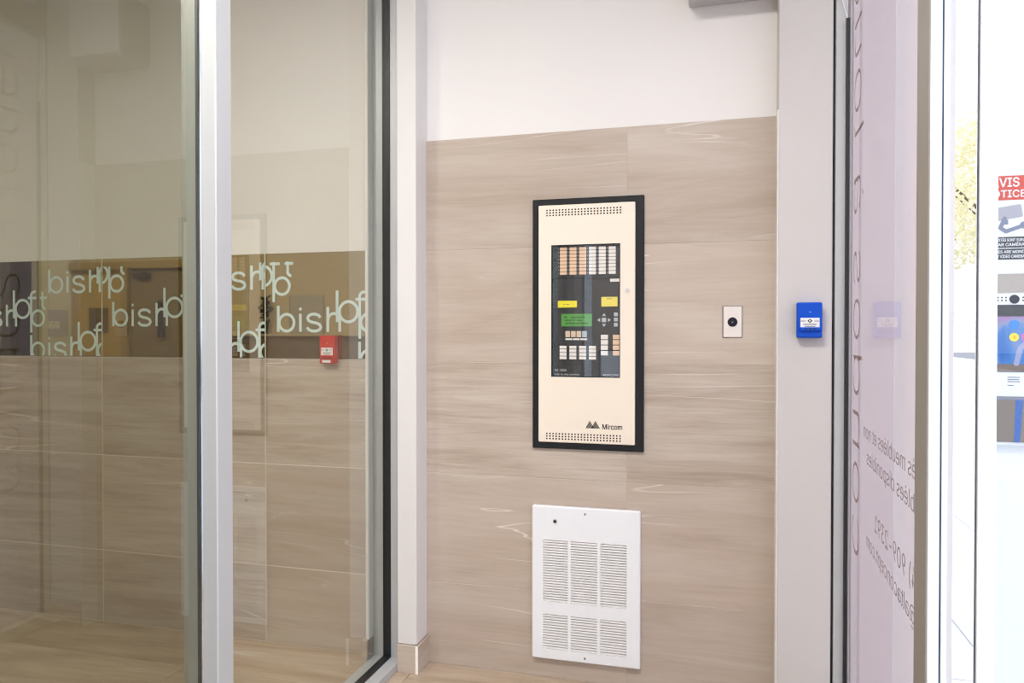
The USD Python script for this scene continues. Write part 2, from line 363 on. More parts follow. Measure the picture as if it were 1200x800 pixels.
lone('wall_lobby_front', bx(LOBBY_LEFT, -1.40, LOBBY_FRONT - 0.2, LOBBY_FRONT, 0, CEIL), 'lobby_beige', 'warm beige wall of the lobby opposite the mirror strip', 'wall', kind='structure')
lone('wall_left', bx(LOBBY_LEFT - 0.2, LOBBY_LEFT, LOBBY_FRONT - 0.2, 0.2, 0, CEIL), 'lobby_beige', 'warm beige end wall at the far side of the lobby', 'wall', kind='structure')

# ---- left pilaster with its tile foot, right pilaster
pl = thing('pilaster', 'narrow white pilaster holding the edge of the glass partition', 'pilaster', (-1.29, 0, 0), kind='structure')
put('shaft', join(bx(-1.258, -1.177, -0.12, 0.0, 0.11, CEIL, 0.002), bx(-1.398, -1.383, -0.12, 0.0, 0.11, CEIL, 0.002), bx(-1.39, -1.25, -0.012, 0, 0.0, CEIL)), 'pilaster_paint', pl)
put('foot_tile', bx(-1.256, -1.1775, -0.131, -0.121, 0, 0.1105, 0.001), 'wall_stone', pl)
put('foot_tile', bx(-1.176, -1.166, -0.131, -0.0105, 0, 0.1105, 0.001), 'wall_stone', pl)
put('foot_tile', bx(-1.412, -1.384, -0.133, -0.0105, 0, 0.1105, 0.001), 'wall_stone', pl)
put('edge_trim', bx(-1.1775, -1.166, -0.132, -0.1305, 0, 0.1105, 0.0005), 'strip_white', pl)
pr = thing('pilaster', 'wide white pilaster carrying the blue pull station beside the tiled wall', 'pilaster', (0.26, 0, 0), kind='structure')
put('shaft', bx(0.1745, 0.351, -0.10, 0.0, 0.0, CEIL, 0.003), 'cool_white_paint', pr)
put('corner_bead', bx(0.1715, 0.1755, -0.098, -0.004, 0.0, 2.128, 0.001), 'sealant', pr)
put('foot_tile', bx(0.1745, 0.351, -0.111, -0.1005, 0, 0.105, 0.001), 'wall_stone', pr)

# ---- glass partition between vestibule and lobby
w1 = thing('window_1', 'grey aluminium framed glass partition between the vestibule and the lobby', 'glass partition', (GL, -1.0, 0), kind='structure')
put('jamb', bx(-1.383, -1.258, -0.078, -0.012, 0.03, CEIL, 0.002), 'aluminium', w1)
put('mullion', bx(-1.392, -1.284, -1.200, -1.133, 0.0, CEIL, 0.003), 'aluminium', w1)
put('mullion', bx(-1.392, -1.284, -2.45, -2.383, 0.0, CEIL, 0.003), 'aluminium', w1)
put('jamb', bx(-1.392, -1.284, VEST_FRONT, VEST_FRONT + 0.07, 0.0, CEIL, 0.003), 'aluminium', w1)
for y0, y1 in ((-1.133, -0.012), (-2.383, -1.2), (VEST_FRONT + 0.07, -2.45)):
    put('sill', bx(-1.383, -1.258, y0, y1, 0.0, 0.032, 0.002), 'aluminium', w1)
put('gasket', bx(-1.338, -1.306, -0.083, -0.076, 0.03, CEIL), 'gasket', w1)
put('gasket', bx(-1.338, -1.306, -1.134, -0.079, 0.030, 0.036), 'gasket', w1)
put('gasket', bx(-1.342, -1.334, -1.206, -1.199, 0.0, CEIL), 'gasket', w1)
put('bead', bx(-1.333, -1.327, -1.205, -1.199, 0.0, CEIL, 0.0015), 'chrome', w1, 'polished bead along the pane edge')
put('pane', bx(GL - 0.004, GL + 0.004, -1.135, -0.079, 0.032, CEIL), 'glass_clear', w1)
put('pane', bx(GL - 0.012, GL - 0.004, -2.39, -1.202, 0.032, CEIL), 'glass_green', w1, 'darker greenish pane')
put('pane', bx(GL - 0.012, GL - 0.004, VEST_FRONT + 0.07, -2.443, 0.032, CEIL), 'glass_green', w1)

# ---- street-side glazing: pilaster | pane | mullion | open doorway | mullion | pane
w2 = thing('window_2', 'street-side glazing beside the blue pull station, with lettered pane and doorway', 'storefront glazing', (0.39, -1.0, 0), kind='structure')
HEAD = 2.72
put('jamb', bx(0.359, 0.411, -0.100, -0.02, 0.0, HEAD, 0.002), 'aluminium', w2)
put('gasket', bx(0.3900, 0.4010, -0.112, -0.1005, 0.0, 2.415), 'gasket', w2)
put('sealant_bead', tube([(0.361, -0.104, 2.52), (0.372, -0.105, 2.50), (0.382, -0.105, 2.465), (0.392, -0.106, 2.42), (0.398, -0.106, 2.40)], 0.0016), 'sealant', w2)
put('shadow_gap', bx(0.3505, 0.3595, -0.085, -0.01, 0.0, HEAD), 'gasket', w2)
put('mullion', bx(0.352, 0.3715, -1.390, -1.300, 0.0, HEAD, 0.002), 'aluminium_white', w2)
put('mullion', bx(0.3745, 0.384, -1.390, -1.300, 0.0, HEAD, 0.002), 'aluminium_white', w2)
put('inner_cap', bx(0.3495, 0.3522, -1.3885, -1.3015, 0.0, HEAD), 'aluminium_dark', w2, 'inner face of the mullion, its shade painted grey-brown')  # thin added sheet, colour darkened to stand for shade on the mullion
put('gasket', bx(0.371, 0.375, -1.386, -1.305, 0.0, HEAD), 'gasket_blue', w2)
put('mullion', bx(0.352, 0.43, -2.43, -2.35, 0.0, HEAD, 0.002), 'aluminium', w2)
put('jamb', bx(0.352, 0.43, VEST_FRONT, VEST_FRONT + 0.07, 0.0, HEAD, 0.002), 'aluminium', w2)
put('header', bx(0.352, 0.43, VEST_FRONT, -0.02, HEAD, HEAD + 0.11, 0.002), 'aluminium', w2)
put('sill', bx(0.355, 0.43, -1.30, -0.10, 0.0, 0.05, 0.002), 'aluminium', w2)
put('sill', bx(0.355, 0.43, VEST_FRONT + 0.07, -2.43, 0.0, 0.05, 0.002), 'aluminium', w2)
put('transom_pane', bx(0.386, 0.394, VEST_FRONT, -0.02, HEAD + 0.11, CEIL), 'glass_door', w2)
def slanted(y0, x0, y1, x1, z0, z1, t=0.008):
    P = Polygon([(x0 - t / 2, y0), (x0 + t / 2, y0), (x1 + t / 2, y1), (x1 - t / 2, y1)])
    m = trimesh.creation.extrude_polygon(P, z1 - z0, engine='earcut'); m.apply_translation([0, 0, z0]); return m
lp = put('pane', slanted(-0.10, 0.4005, -1.31, 0.3785, 0.05, HEAD), 'glass_lettered', w2, 'pane with grey lettering for the street')
put('pane', bx(0.386, 0.394, VEST_FRONT + 0.07, -2.43, 0.05, HEAD), 'glass_door', w2)
def on_pane(m):                                              # sets lettering drawn at x=0 on the outer face of the slightly slanted pane
    v = m.vertices; v[:, 0] += 0.4005 + (v[:, 1] + 0.10) / 1.21 * 0.022 + 0.0042; return m
def thin_text(s, h, slim, depth=0.0008):
    """Lettering with slimmer strokes: the outline of text_mesh drawn in by slim times its height."""
    m = meshkit.text_mesh(s, h, depth)
    up = m.faces[(m.face_normals[:, 2] > 0.9)]
    shp = shapely.union_all([Polygon(m.vertices[f][:, :2]).buffer(1e-5) for f in up])
    return prism(shp.buffer(-slim * h).simplify(h * 0.004), depth)
big = thin_text('condos à louer', 0.2, 0.036)
big.apply_scale([1.0 / meshkit.text_mesh('condos', 0.2).bounds[1][0], 1.02, 1])
put('large_lettering', on_pane(stand(big, T_OUTUP, (0, -0.20, 0.62))), 'vinyl_pale', lp, 'large pale letters running up the pane, seen from behind')
lines = []
for s, h, z, w in (('Unités meublées et non', 0.042, 1.040, 0.86), ('meublées disponibles', 0.042, 0.968, 0.80), ('(514) 909-2391', 0.048, 0.805, 0.66), ('info@altaconcept.com', 0.042, 0.728, 0.80)):
    m = thin_text(s, h, 0.02); m.apply_scale([w / m.bounds[1][0], 1, 1])
    lines.append(on_pane(stand(m, T_OUT, (0, -1.295, z))))
put('lettering', join(*lines), 'vinyl_grey', lp, 'small grey letters seen from behind')

# ---- the glass door, standing open into the street
d1 = thing('door_1', 'glass street door with slim white stiles, standing open outward', 'door', (0.43, -1.38, 0), kind='structure')
put('stile', bx(0.426, 0.4575, -1.402, -1.388, 0.02, HEAD - 0.02, 0.003), 'exterior_white', d1)
put('stile', bx(1.26, 1.32, -1.402, -1.388, 0.02, HEAD - 0.02, 0.003), 'exterior_white', d1)
put('rail', bx(0.4575, 1.26, -1.402, -1.388, 0.02, 0.14, 0.003), 'exterior_white', d1)
put('rail', bx(0.4575, 1.26, -1.402, -1.388, HEAD - 0.10, HEAD - 0.02, 0.003), 'exterior_white', d1)
put('pane', bx(0.4575, 1.26, -1.398, -1.392, 0.14, HEAD - 0.10), 'glass_door', d1)
put('edge_seal', bx(0.4248, 0.4262, -1.4025, -1.3975, 0.02, HEAD - 0.02), 'steel_dark', d1)
put('handle', join(tube([(1.22, -1.402, 0.9), (1.22, -1.45, 0.9), (1.22, -1.45, 1.25), (1.22, -1.402, 1.25)], 0.012, 10)), 'chrome', d1)

# ------------------------------------------------------------------ fire alarm panel
Y0 = -TH
fp = thing('fire_alarm_panel', 'tall cream fire alarm panel in a black frame, set in the tiled wall', 'fire alarm panel', (-0.511, Y0, 0.90))
F = dict(x0=-0.727, x1=-0.2965, z0=0.900, z1=1.867)
put('frame', cut(bx(F['x0'], F['x1'], Y0 - 0.014, Y0 + 0.001, F['z0'], F['z1'], 0.002), bx(-0.704, -0.327, -0.2, 0.1, 0.924, 1.844)), 'black_enamel', fp)
WX0, WX1, WZ0, WZ1 = -0.651, -0.3845, 1.179, 1.688
holes = []
for zc in (1.812, 1.826, 1.840 - 0.0005): pass
door = put('door', cut(bx(-0.7025, -0.3285, Y0 - 0.020, Y0 - 0.004, 0.9255, 1.8425, 0.0025), bx(WX0, WX1, -0.2, 0.1, WZ0, WZ1)), 'cream_enamel', fp)
put('window_trim', cut(bx(WX0 - 0.001, WX1 + 0.001, Y0 - 0.0195, Y0 - 0.006, WZ0 - 0.001, WZ1 + 0.001), bx(WX0 + 0.003, WX1 - 0.003, -0.2, 0.1, WZ0 + 0.003, WZ1 - 0.003)), 'fascia_black', door)
def holes_at(z):
    ms = []
    for r in range(3):
        for c in range(24):
            ms.append(cyl(0.0032, (-0.668 + c * 0.01235, Y0 - 0.0202, z + r * 0.0098), (0, -1, 0), 0.0004, 8))
    return join(*ms)
put('vent_holes', holes_at(1.803), 'hole_black', door, kind='stuff')
put('vent_holes', holes_at(0.9395), 'hole_black', door, kind='stuff')
lk = put('key_lock', join(cyl(0.0105, (-0.357, Y0 - 0.0195, 1.508), (0, -1, 0), 0.004, 24), cyl(0.0075, (-0.357, Y0 - 0.0235, 1.508), (0, -1, 0), 0.0015, 20)), 'steel_plate', door)
put('keyway', bx(-0.3578, -0.3562, Y0 - 0.0258, Y0 - 0.0245, 1.503, 1.513), 'ink_black', fp)
put('fascia', bx(WX0, WX1, Y0 - 0.006, Y0 - 0.0005, WZ0, WZ1), 'fascia_black', fp)
FY = Y0 - 0.006
def wx(px): return -0.651 + (px - 648) / 80.0 * 0.2665          # a place across the window by its share of the width
def wz(py, px=688): return 1.352 + (389 - py) / (314.0 + (px - 688) * 0.045) * 1.045
for c in range(6):                                              # the zone list: six columns of eight paper strips
    x0 = -0.6195 + c * 0.0378
    for r in range(8):
        z1 = 1.6795 - r * 0.01345
        put('zone_strip', bx(x0, x0 + 0.0272, FY - 0.0014, FY, z1 - 0.0118, z1, 0.0006), 'strip_peach' if c < 3 else 'strip_white', fp)
leds = [cyl(0.0018, (-0.6195 + c * 0.0378 - 0.005, FY - 0.001, 1.6736 - r * 0.01345), (0, -1, 0), 0.0012, 8) for c in range(6) for r in range(8)]
put('zone_leds', join(*leds), 'fixture_grey', fp, kind='stuff')
put('module_edge', bx(WX0 + 0.004, WX1 - 0.002, FY - 0.003, FY, 1.557, 1.562, 0.001), 'hole_black', fp)
put('paper_tag', bx(-0.425, -0.386, FY - 0.0012, FY, 1.5435, 1.5555, 0.0004), 'strip_white', fp)
yl = put('yellow_label', bx(-0.628, -0.5525, FY - 0.0014, FY, 1.447, 1.4735, 0.001), 'label_yellow', fp, 'wide yellow label')
put('print', join(bx(-0.607, -0.600, FY - 0.0017, FY - 0.0013, 1.458, 1.4605), bx(-0.596, -0.582, FY - 0.0017, FY - 0.0013, 1.458, 1.4605)), 'ink_grey', yl)
yl = put('yellow_label', bx(-0.458, -0.396, FY - 0.0014, FY, 1.4495, 1.4865, 0.001), 'label_yellow_pale', fp, 'squarish yellow label')
put('print', join(bx(-0.438, -0.416, FY - 0.0017, FY - 0.0013, 1.478, 1.4805)), 'ink_grey', yl)
lcd = put('display', bx(-0.614, -0.494, FY - 0.002, FY, 1.3745, 1.4225, 0.001), 'lcd_green', fp, 'green liquid crystal display')
rs = np.random.RandomState(3)
chars = []
for r, n in ((0, 12), (1, 10), (2, 13)):
    for c in range(n):
        if rs.rand() < 0.75:
            x = -0.602 + c * 0.0068 + r * 0.003; z = 1.410 - r * 0.0115
            chars.append(bx(x, x + 0.0045, FY - 0.0024, FY - 0.0019, z - 0.0035, z + 0.0035 * rs.uniform(.2, 1)))
put('display_text', join(*chars), 'ink_black', lcd, kind='stuff')
for i in range(4):                                              # four square keys, strips below
    x = -0.5975 + i * 0.0218
    put('key', bx(x, x + 0.0185, FY - 0.003, FY, 1.3325, 1.3565, 0.0015), 'button_blue' if i == 3 else 'button_peach', fp)
for i in range(3):
    x = -0.5975 + i * 0.0292
    put('paper_strip', bx(x, x + 0.0265, FY - 0.0012, FY, 1.3215, 1.3285, 0.0004), 'strip_white', fp)
cx, cz = -0.4475, 1.3985                                        # the arrow pad
put('key', bx(cx - 0.0085, cx + 0.0085, FY - 0.003, FY, cz - 0.0085, cz + 0.0085, 0.0015), 'button_grey', fp)
for dx, dz in ((0, 1), (0, -1), (1, 0), (-1, 0)):
    tip = np.array([dx, dz]) * 0.0265; b0 = np.array([dx, dz]) * 0.0150; n = np.array([-dz, dx]) * 0.0075
    put('arrow_key', flat(Polygon([tip, b0 + n, b0 - n]), (cx, FY + 0.0002, cz), 0.0025), 'button_grey', fp)
for i in range(3):
    z = 1.4195 - i * 0.0195
    put('key', bx(-0.410, -0.3945, FY - 0.003, FY, z - 0.0075, z + 0.0075, 0.0015), 'button_grey', fp)
for c in range(4):                                              # label strips of the relay keys
    for r in range(4):
        x = -0.6205 + c * 0.0382; z = 1.2995 - r * 0.01365
        put('relay_strip', bx(x, x + 0.0275, FY - 0.0014, FY, z - 0.0115, z, 0.0006), 'strip_white', fp)
for c in range(2):
    for r in range(4):
        x = -0.4600 + c * 0.0462; z = 1.3425 - r * 0.0205
        put('relay_strip', bx(x, x + 0.0275, FY - 0.0014, FY, z - 0.0175, z, 0.0006), 'strip_white' if c == 0 else 'strip_peach', fp)
put('maker_print', join(text('FX-2000', 0.0085, (-0.640, FY, 1.2005), width=0.045), text('FIRE ALARM CONTROL', 0.0055, (-0.640, FY, 1.1855), width=0.098), text('MIRCOM', 0.0070, (-0.452, FY, 1.1855), width=0.058)), 'ink_white', fp)
put('window_pane', bx(WX0 + 0.0005, WX1 - 0.0005, Y0 - 0.0150, Y0 - 0.0125, WZ0 + 0.0005, WZ1 - 0.0005), 'acrylic', fp)
# maker's mark: two striped peaks and the name
peaks = []
for px, sh in ((-0.5165, 0), (-0.4945, 1)):
    tri = Polygon([(px, 0.9845), (px + 0.0335, 0.9845), (px + 0.0165, 1.0140)])
    bars = shapely.union_all([shapely.affinity.skew(sbox(px - 0.05 + i * 0.0052, 0.98, px - 0.05 + i * 0.0052 + 0.0040, 1.02), xs=-28, origin=(px, 0.98)) for i in range(24)])
    peaks.append(tri.intersection(bars))
put('emblem', join(flat(shapely.union_all(peaks), (0, Y0 - 0.0198, 0), 0.0006), text('Mircom', 0.0185, (-0.4535, Y0 - 0.0198, 0.9830), bold=True, width=0.076)), 'ink_black', door)

# ------------------------------------------------------------------ wall heater
hx0, hx1, hz0, hz1 = -0.7275, -0.3075, 0.079, 0.677
ht = thing('wall_heater', 'white wall heater grille set low in the tiles under the fire alarm panel', 'heater', ((hx0 + hx1) / 2, Y0, hz0))
HY = Y0 - 0.022
COLX = [(-0.683, -0.5845), (-0.5725, -0.4705), (-0.4585, -0.3580)]
UP, LO = (0.305, 0.5455), (0.120, 0.255)
win = [bx(a, b, -0.3, 0.2, z0, z1) for a, b in COLX for z0, z1 in (UP, LO)]
shell = cut(bx(hx0, hx1, HY, Y0 + 0.0005, hz0, hz1, 0.004), *win)
body = put('cover', shell, 'heater_white', ht)
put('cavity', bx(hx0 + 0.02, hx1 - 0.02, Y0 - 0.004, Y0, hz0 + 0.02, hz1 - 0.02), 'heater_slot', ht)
for (z0, z1), n in ((UP, 24), (LO, 13)):
    for a, b in COLX:
        for i in range(n):
            zc = z0 + (i + 0.5) * (z1 - z0) / n; t = (z1 - z0) / n
            P = Polygon([(HY + 0.0015, zc - 0.42 * t), (HY + 0.0015, zc + 0.18 * t), (HY + 0.013, zc + 0.56 * t), (HY + 0.013, zc + 0.30 * t)])
            m = trimesh.creation.extrude_polygon(P, b - a, engine='earcut')
            X = np.array([[0, 0, 1, a], [1, 0, 0, 0], [0, 1, 0, 0], [0, 0, 0, 1]], float); m.apply_transform(X)
            put('louver', m, 'louver_white', ht, smooth=False)
kb = put('thermostat_knob', cyl(0.0085, (-0.6345, HY, 0.619), (0, -1, 0), 0.003, 20), 'fixture_grey', ht)
put('knob_hub', cyl(0.0055, (-0.6350, HY - 0.003, 0.6195), (0, -1, 0), 0.002, 16), 'hole_black', kb)
for z in (0.654, 0.098):
    put('screw', cyl(0.004, (-0.5175, HY, z), (0, -1, 0), 0.0015, 14), 'aluminium_dark', ht)

# ------------------------------------------------------------------ exit button plate
pp = thing('button_plate', 'stainless wall plate with a round black button, right of the fire alarm panel', 'wall plate', (0.024, Y0, 1.333))
put('plate', bx(-0.0085, 0.0565, Y0 - 0.006, Y0, 1.333, 1.446, 0.002), 'steel_plate', pp)
put('back_edge', bx(-0.0125, 0.0590, Y0 - 0.002, Y0 + 0.0003, 1.3305, 1.4485, 0.0005), 'aluminium_dark', pp)
bt = put('button', cyl(0.0175, (0.0235, Y0 - 0.006, 1.389), (0, -1, 0), 0.005, 28, 0.0165), 'lens_black', pp)
put('button_mark', text('×', 0.008, (0.020, Y0 - 0.0109, 1.385)), 'fixture_grey', bt)
for z in (1.3415, 1.4375):
    put('screw', cyl(0.0028, (0.024, Y0 - 0.006, z), (0, -1, 0), 0.001, 12), 'steel_plate', pp)

# ------------------------------------------------------------------ pull stations
def pull_station(name, label, x0, x1, z0, z1, yb, dep, mat, tagged):
    cx = (x0 + x1) / 2; w = x1 - x0; h = z1 - z0
    t = thing(name, label, 'pull station', (cx, yb, z0))
    put('back_box', bx(x0 + 0.002, x1 - 0.002, yb - dep * 0.55, yb, z0 + 0.002, z1 - 0.002, 0.002), mat, t)
    yf = yb - dep
    put('front_plate', bx(x0, x1, yf, yb - dep * 0.5, z0, z1, 0.004), mat, t)
    put('pull_handle', bx(x0 + 0.10 * w, x1 - 0.08 * w, yf - 0.010, yf + 0.002, z0 + 0.195 * h, z0 + 0.30 * h, 0.003), mat, t)
    lb = put('label', bx(x0 + 0.14 * w, x1 - 0.11 * w, yf - 0.0025, yf, z0 + 0.235 * h, z0 + 0.565 * h, 0.0006), 'paper_white', t, 'white instruction label')
    ly, lx, lz = yf - 0.0026, cx + 0.015 * w, z0 + 0.235 * h
    d = 0.058 * w
    diamond = Polygon([(-1.7 * d, 0), (0, 1.5 * d), (1.7 * d, 0), (0, -1.5 * d)]).difference(Point(0, 0).buffer(0.62 * d))
    put('emblem', flat(diamond, (lx, ly, lz + 0.245 * h), 0.0005), 'ink_black', lb)
    bars = [sbox(-0.36 * w, 0.255 * h, -0.17 * w, 0.268 * h), sbox(-0.36 * w, 0.218 * h, -0.17 * w, 0.230 * h), sbox(0.17 * w, 0.255 * h, 0.35 * w, 0.268 * h), sbox(0.17 * w, 0.218 * h, 0.35 * w, 0.230 * h),
            sbox(-0.26 * w, 0.135 * h, 0.25 * w, 0.160 * h), sbox(-0.20 * w, 0.080 * h, 0.21 * w, 0.102 * h)]
    put('print', flat(shapely.union_all(bars), (lx, ly, lz), 0.0004), 'ink_grey', lb)
    put('grip_marks', join(*[bx(lx + i * 0.16 * w - 0.05 * w, lx + i * 0.16 * w + 0.05 * w, yf - 0.0105, yf - 0.0095, z0 + 0.235 * h, z0 + 0.262 * h) for i in (-1, 0, 1)]), 'ink_black', t)
    put('catch', bx(cx + 0.0 * w, cx + 0.06 * w, yf - 0.002, yf, z0 + 0.72 * h, z0 + 0.735 * h, 0.0005), 'ink_white', t)
    if tagged:
        put('paper_tag', bx(x0 + 0.20 * w, x0 + 0.74 * w, yf - 0.0015, yf, z0 + 0.03 * h, z0 + 0.125 * h, 0.0004), 'paper_white', t)
    return t
pull_station('pull_station', 'blue door release pull station on the white pilaster', 0.2335, 0.3155, 1.3325, 1.4535, -0.10, 0.040, 'pull_blue', False)
pull_station('pull_station', 'red fire pull station on the lobby wall, behind the glass partition', -1.648, -1.576, 1.220, 1.338, -0.009, 0.035, 'pull_red', True)

# ------------------------------------------------------------------ grey box high on the wall
gb = thing('ceiling_fixture', 'grey box fixture mounted high on the white wall above the tiles', 'fixture', (-0.02, 0, 2.55))
put('body', bx(-0.134, 0.155, -0.17, 0.0, 2.552, 2.83, 0.004), 'fixture_grey', gb)
put('face', bx(-0.122, 0.143, -0.176, -0.169, 2.57, 2.81, 0.003), 'paper_white', gb)

# ------------------------------------------------------------------ ceiling lamps
def rect_light(parent, x, y, z, w, h, power, col):
    L = UsdLux.RectLight.Define(stage, str(parent.GetPath()) + '/lamp_light')
    L.CreateWidthAttr(w); L.CreateHeightAttr(h); L.CreateIntensityAttr(power); L.CreateColorAttr(Gf.Vec3f(*col))
    t = UsdGeom.Xformable(parent).GetLocalTransformation().ExtractTranslation()
    L.AddTranslateOp().Set(Gf.Vec3d(x - t[0], y - t[1], z - t[2]))
def panel_lamp(label, x, y, s, power, col, mat, group=None):
    t = thing('ceiling_lamp', label, 'lamp', (x, y, CEIL), group)
    put('frame', cut(bx(x - s / 2 - .03, x + s / 2 + .03, y - s / 2 - .03, y + s / 2 + .03, CEIL - 0.02, CEIL + 0.001, 0.003), bx(x - s / 2, x + s / 2, y - s / 2, y + s / 2, CEIL - 0.1, CEIL + 0.1)), 'heater_white', t)
    put('diffuser', bx(x - s / 2, x + s / 2, y - s / 2, y + s / 2, CEIL - 0.008, CEIL - 0.002), mat, t)
    rect_light(t, x, y, CEIL - 0.012, s, s, power, col)
panel_lamp('square white ceiling lamp over the vestibule', -0.55, -2.1, 0.6, VEST_LAMP, (1.0, 0.96, 0.92), 'lamp_white')
for x, y, w in ((-2.1, -2.1, 'nearer the glass partition'), (-5.2, -1.9, 'near the lobby door'), (-7.4, -1.9, 'near the lift')):
    panel_lamp('warm square ceiling lamp in the lobby ' + w, x, y, 0.45, LOBBY_LAMP, (1.0, 0.95, 0.88), 'lamp_warm')

# ------------------------------------------------------------------ lobby front side, seen in the mirror strip
LF = LOBBY_FRONT
el = thing('lift_door', 'grey steel lift doors in the lobby, seen at the left end of the mirror strip', 'lift', (-7.5, LF, 0))
put('door_panel', bx(-8.0, -7.33, LF, LF + 0.02, 0, 2.15, 0.002), 'steel_brushed', el)
put('door_panel', bx(-7.325, -7.0, LF, LF + 0.035, 0, 2.15, 0.002), 'steel_dark', el)
put('frame', bx(-7.0, -6.925, LF, LF + 0.07, 0, 2.2, 0.003), 'aluminium', el)
put('frame', bx(-8.0, -6.925, LF, LF + 0.07, 2.15, 2.25, 0.003), 'aluminium', el)
lone('wall_pier', bx(-6.92, -6.50, LF, LF + 0.06, 0, CEIL, 0.003), 'white_paint', 'pale pier added between lift and lobby door to strengthen the reflected pilaster', 'wall', kind='structure')  # added pier; its pale colour stands in for the reflected pilaster
lone('wall_recess', bx(-6.50, -5.80, LF, LF + 0.03, 0, 2.0), 'wall_amber', 'beige wall with warm lamplight in its colour beside the lobby door, seen in the mirror strip', 'wall', kind='structure')
lone('sign_plate', bx(-6.29, -6.06, LF + 0.03, LF + 0.045, 1.344, 1.60, 0.003), 'wood_brown', 'brown sign plate on the warm-tinted wall by the lobby door', 'sign')
d2 = thing('door_2', 'olive brown lobby door with closer and dark pull, seen in the mirror strip', 'door', (-5.3, LF, 0), kind='structure')
put('frame', join(bx(-5.86, -5.78, LF, LF + 0.08, 0, 2.0, 0.003), bx(-4.83, -4.75, LF, LF + 0.08, 0, 2.0, 0.003), bx(-6.5, -4.75, LF, LF + 0.09, 1.985, 2.06, 0.003)), 'door_frame_tan', d2)
put('leaf', bx(-5.775, -4.835, LF, LF + 0.045, 0.01, 1.98, 0.003), 'door_olive', d2)
put('closer', join(bx(-5.70, -5.52, LF + 0.045, LF + 0.10, 1.885, 1.94, 0.006), tube([(-5.55, LF + 0.08, 1.945), (-5.62, LF + 0.12, 1.96), (-5.74, LF + 0.1, 1.99)], 0.008)), 'steel_dark', d2)
put('pull', bx(-5.415, -5.362, LF + 0.045, LF + 0.09, 1.30, 1.67, 0.006), 'ink_black', d2)
lw = thing('trim_1', 'low brown panelling under a pale band on the lobby wall, seen in the mirror strip', 'panelling', (-3.5, LF, 0), kind='structure')
put('panel', bx(-4.6, -2.2, LF, LF + 0.06, 0, 1.315, 0.003), 'wood_brown', lw)
put('cap', bx(-4.6, -2.2, LF, LF + 0.09, 1.315, 1.335, 0.004), 'lobby_beige', lw)
for i, (a, b) in enumerate(((-4.32, -3.98), (-3.97, -3.62), (-3.61, -3.22), (-3.21, -2.8))):
    put('pale_panel', bx(a, b, LF, LF + 0.02, 1.336, 1.70, 0.002), 'fixture_grey' if i == 1 else 'lobby_beige', lw)
pt = thing('potted_plant', 'dark branching plant in a pot on the brown panelling, seen in the mirror strip', 'plant', (-4.23, LF + 0.045, 1.335))
put('pot', cyl(0.035, (-4.23, LF + 0.05, 1.335), (0, 0, 1), 0.10, 20, 0.045), 'pot_dark', pt)
put('stem', tube([(-4.23, LF + 0.05, 1.43), (-4.22, LF + 0.06, 1.52), (-4.235, LF + 0.05, 1.60), (-4.19, LF + 0.06, 1.68), (-4.15, LF + 0.06, 1.70)], 0.010), 'leaf_dark', pt)
rp = np.random.RandomState(5)
lv = []
for i in range(26):
    c = np.array([-4.23 + rp.uniform(-.03, .07), LF + 0.055 + rp.uniform(-.02, .04), 1.44 + rp.uniform(0, .24)])
    s = trimesh.creation.icosphere(1, 1.0); s.apply_scale([0.028, 0.006, 0.014]); s.apply_transform(trimesh.transformations.euler_matrix(*rp.uniform(-1, 1, 3))); s.apply_translation(c); lv.append(s)
put('foliage', join(*lv), 'leaf_dark', pt, kind='stuff')

# ------------------------------------------------------------------ outside
pv = thing('pavement', 'pale paved forecourt outside the street door', 'pavement', (1.5, 0, 0), kind='structure')
put('bed', join(bx(0.43, 12, -8, 60, -0.12, -0.012), bx(-4, 0.43, -8, VEST_FRONT - 0.2, -0.12, -0.012)), 'paving', pv)
for i in range(6):
    for j in range(20):
        x = 0.43 + i * 0.6; y = -5.0 + j * 0.6
        put('paving_slab', bx(x + 0.004, x + 0.596, y + 0.004, y + 0.596, -0.03, 0.0, 0.002), 'paving', pv)
lone('street', bx(12, 60, -60, 60, -0.30, -0.12), 'asphalt', 'grey asphalt street beyond the pavement', 'street', kind='structure')
lone('wall_pier', bx(0.412, 0.548, -0.10, 0.15, 0, 3.35, 0.003), 'exterior_lilac', 'pale lilac outer pier behind the lettered pane', 'wall', kind='structure')
lone('wall_outer', bx(0.80, 2.4, -0.10, -0.05, 0, 3.35, 0.003), 'exterior_white', 'white outer wall carrying notice and intercom, outside the street door', 'wall', kind='structure')
OY = -0.10
ps = thing('notice_poster', 'video surveillance notice with a red header on the white outer wall', 'poster', (0.87, OY, 1.49))
px0, px1 = 0.803, 0.962
sheet = put('sheet', bx(px0, px1, OY - 0.002, OY, 1.478, 1.862), 'paper_white', ps)
hd = put('header', bx(px0, px1, OY - 0.003, OY - 0.002, 1.779, 1.857), 'poster_red', ps)
put('header_text', join(text('AVIS', 0.0285, (0.8275, OY - 0.003, 1.822), bold=True, width=0.081), text('NOTICE', 0.0225, (0.808, OY - 0.003, 1.788), bold=True, width=0.117)), 'paper_white', hd)
put('camera_drawing', join(flat(shapely.affinity.rotate(sbox(0.828, 1.722, 0.912, 1.752).buffer(0.006), 9), (0, OY - 0.002, 0)),), 'camera_pale', ps)
put('bracket_drawing', join(flat(shapely.union_all([LineString([(0.868, 1.720), (0.856, 1.690), (0.872, 1.678), (0.920, 1.695)]).buffer(0.006), Point(0.922, 1.697).buffer(0.011), sbox(0.858, 1.700, 0.878, 1.716)]), (0, OY - 0.0024, 0)),
    flat(sbox(0.822, 1.714, 0.838, 1.730), (0, OY - 0.0026, 0))), 'camera_grey', ps)
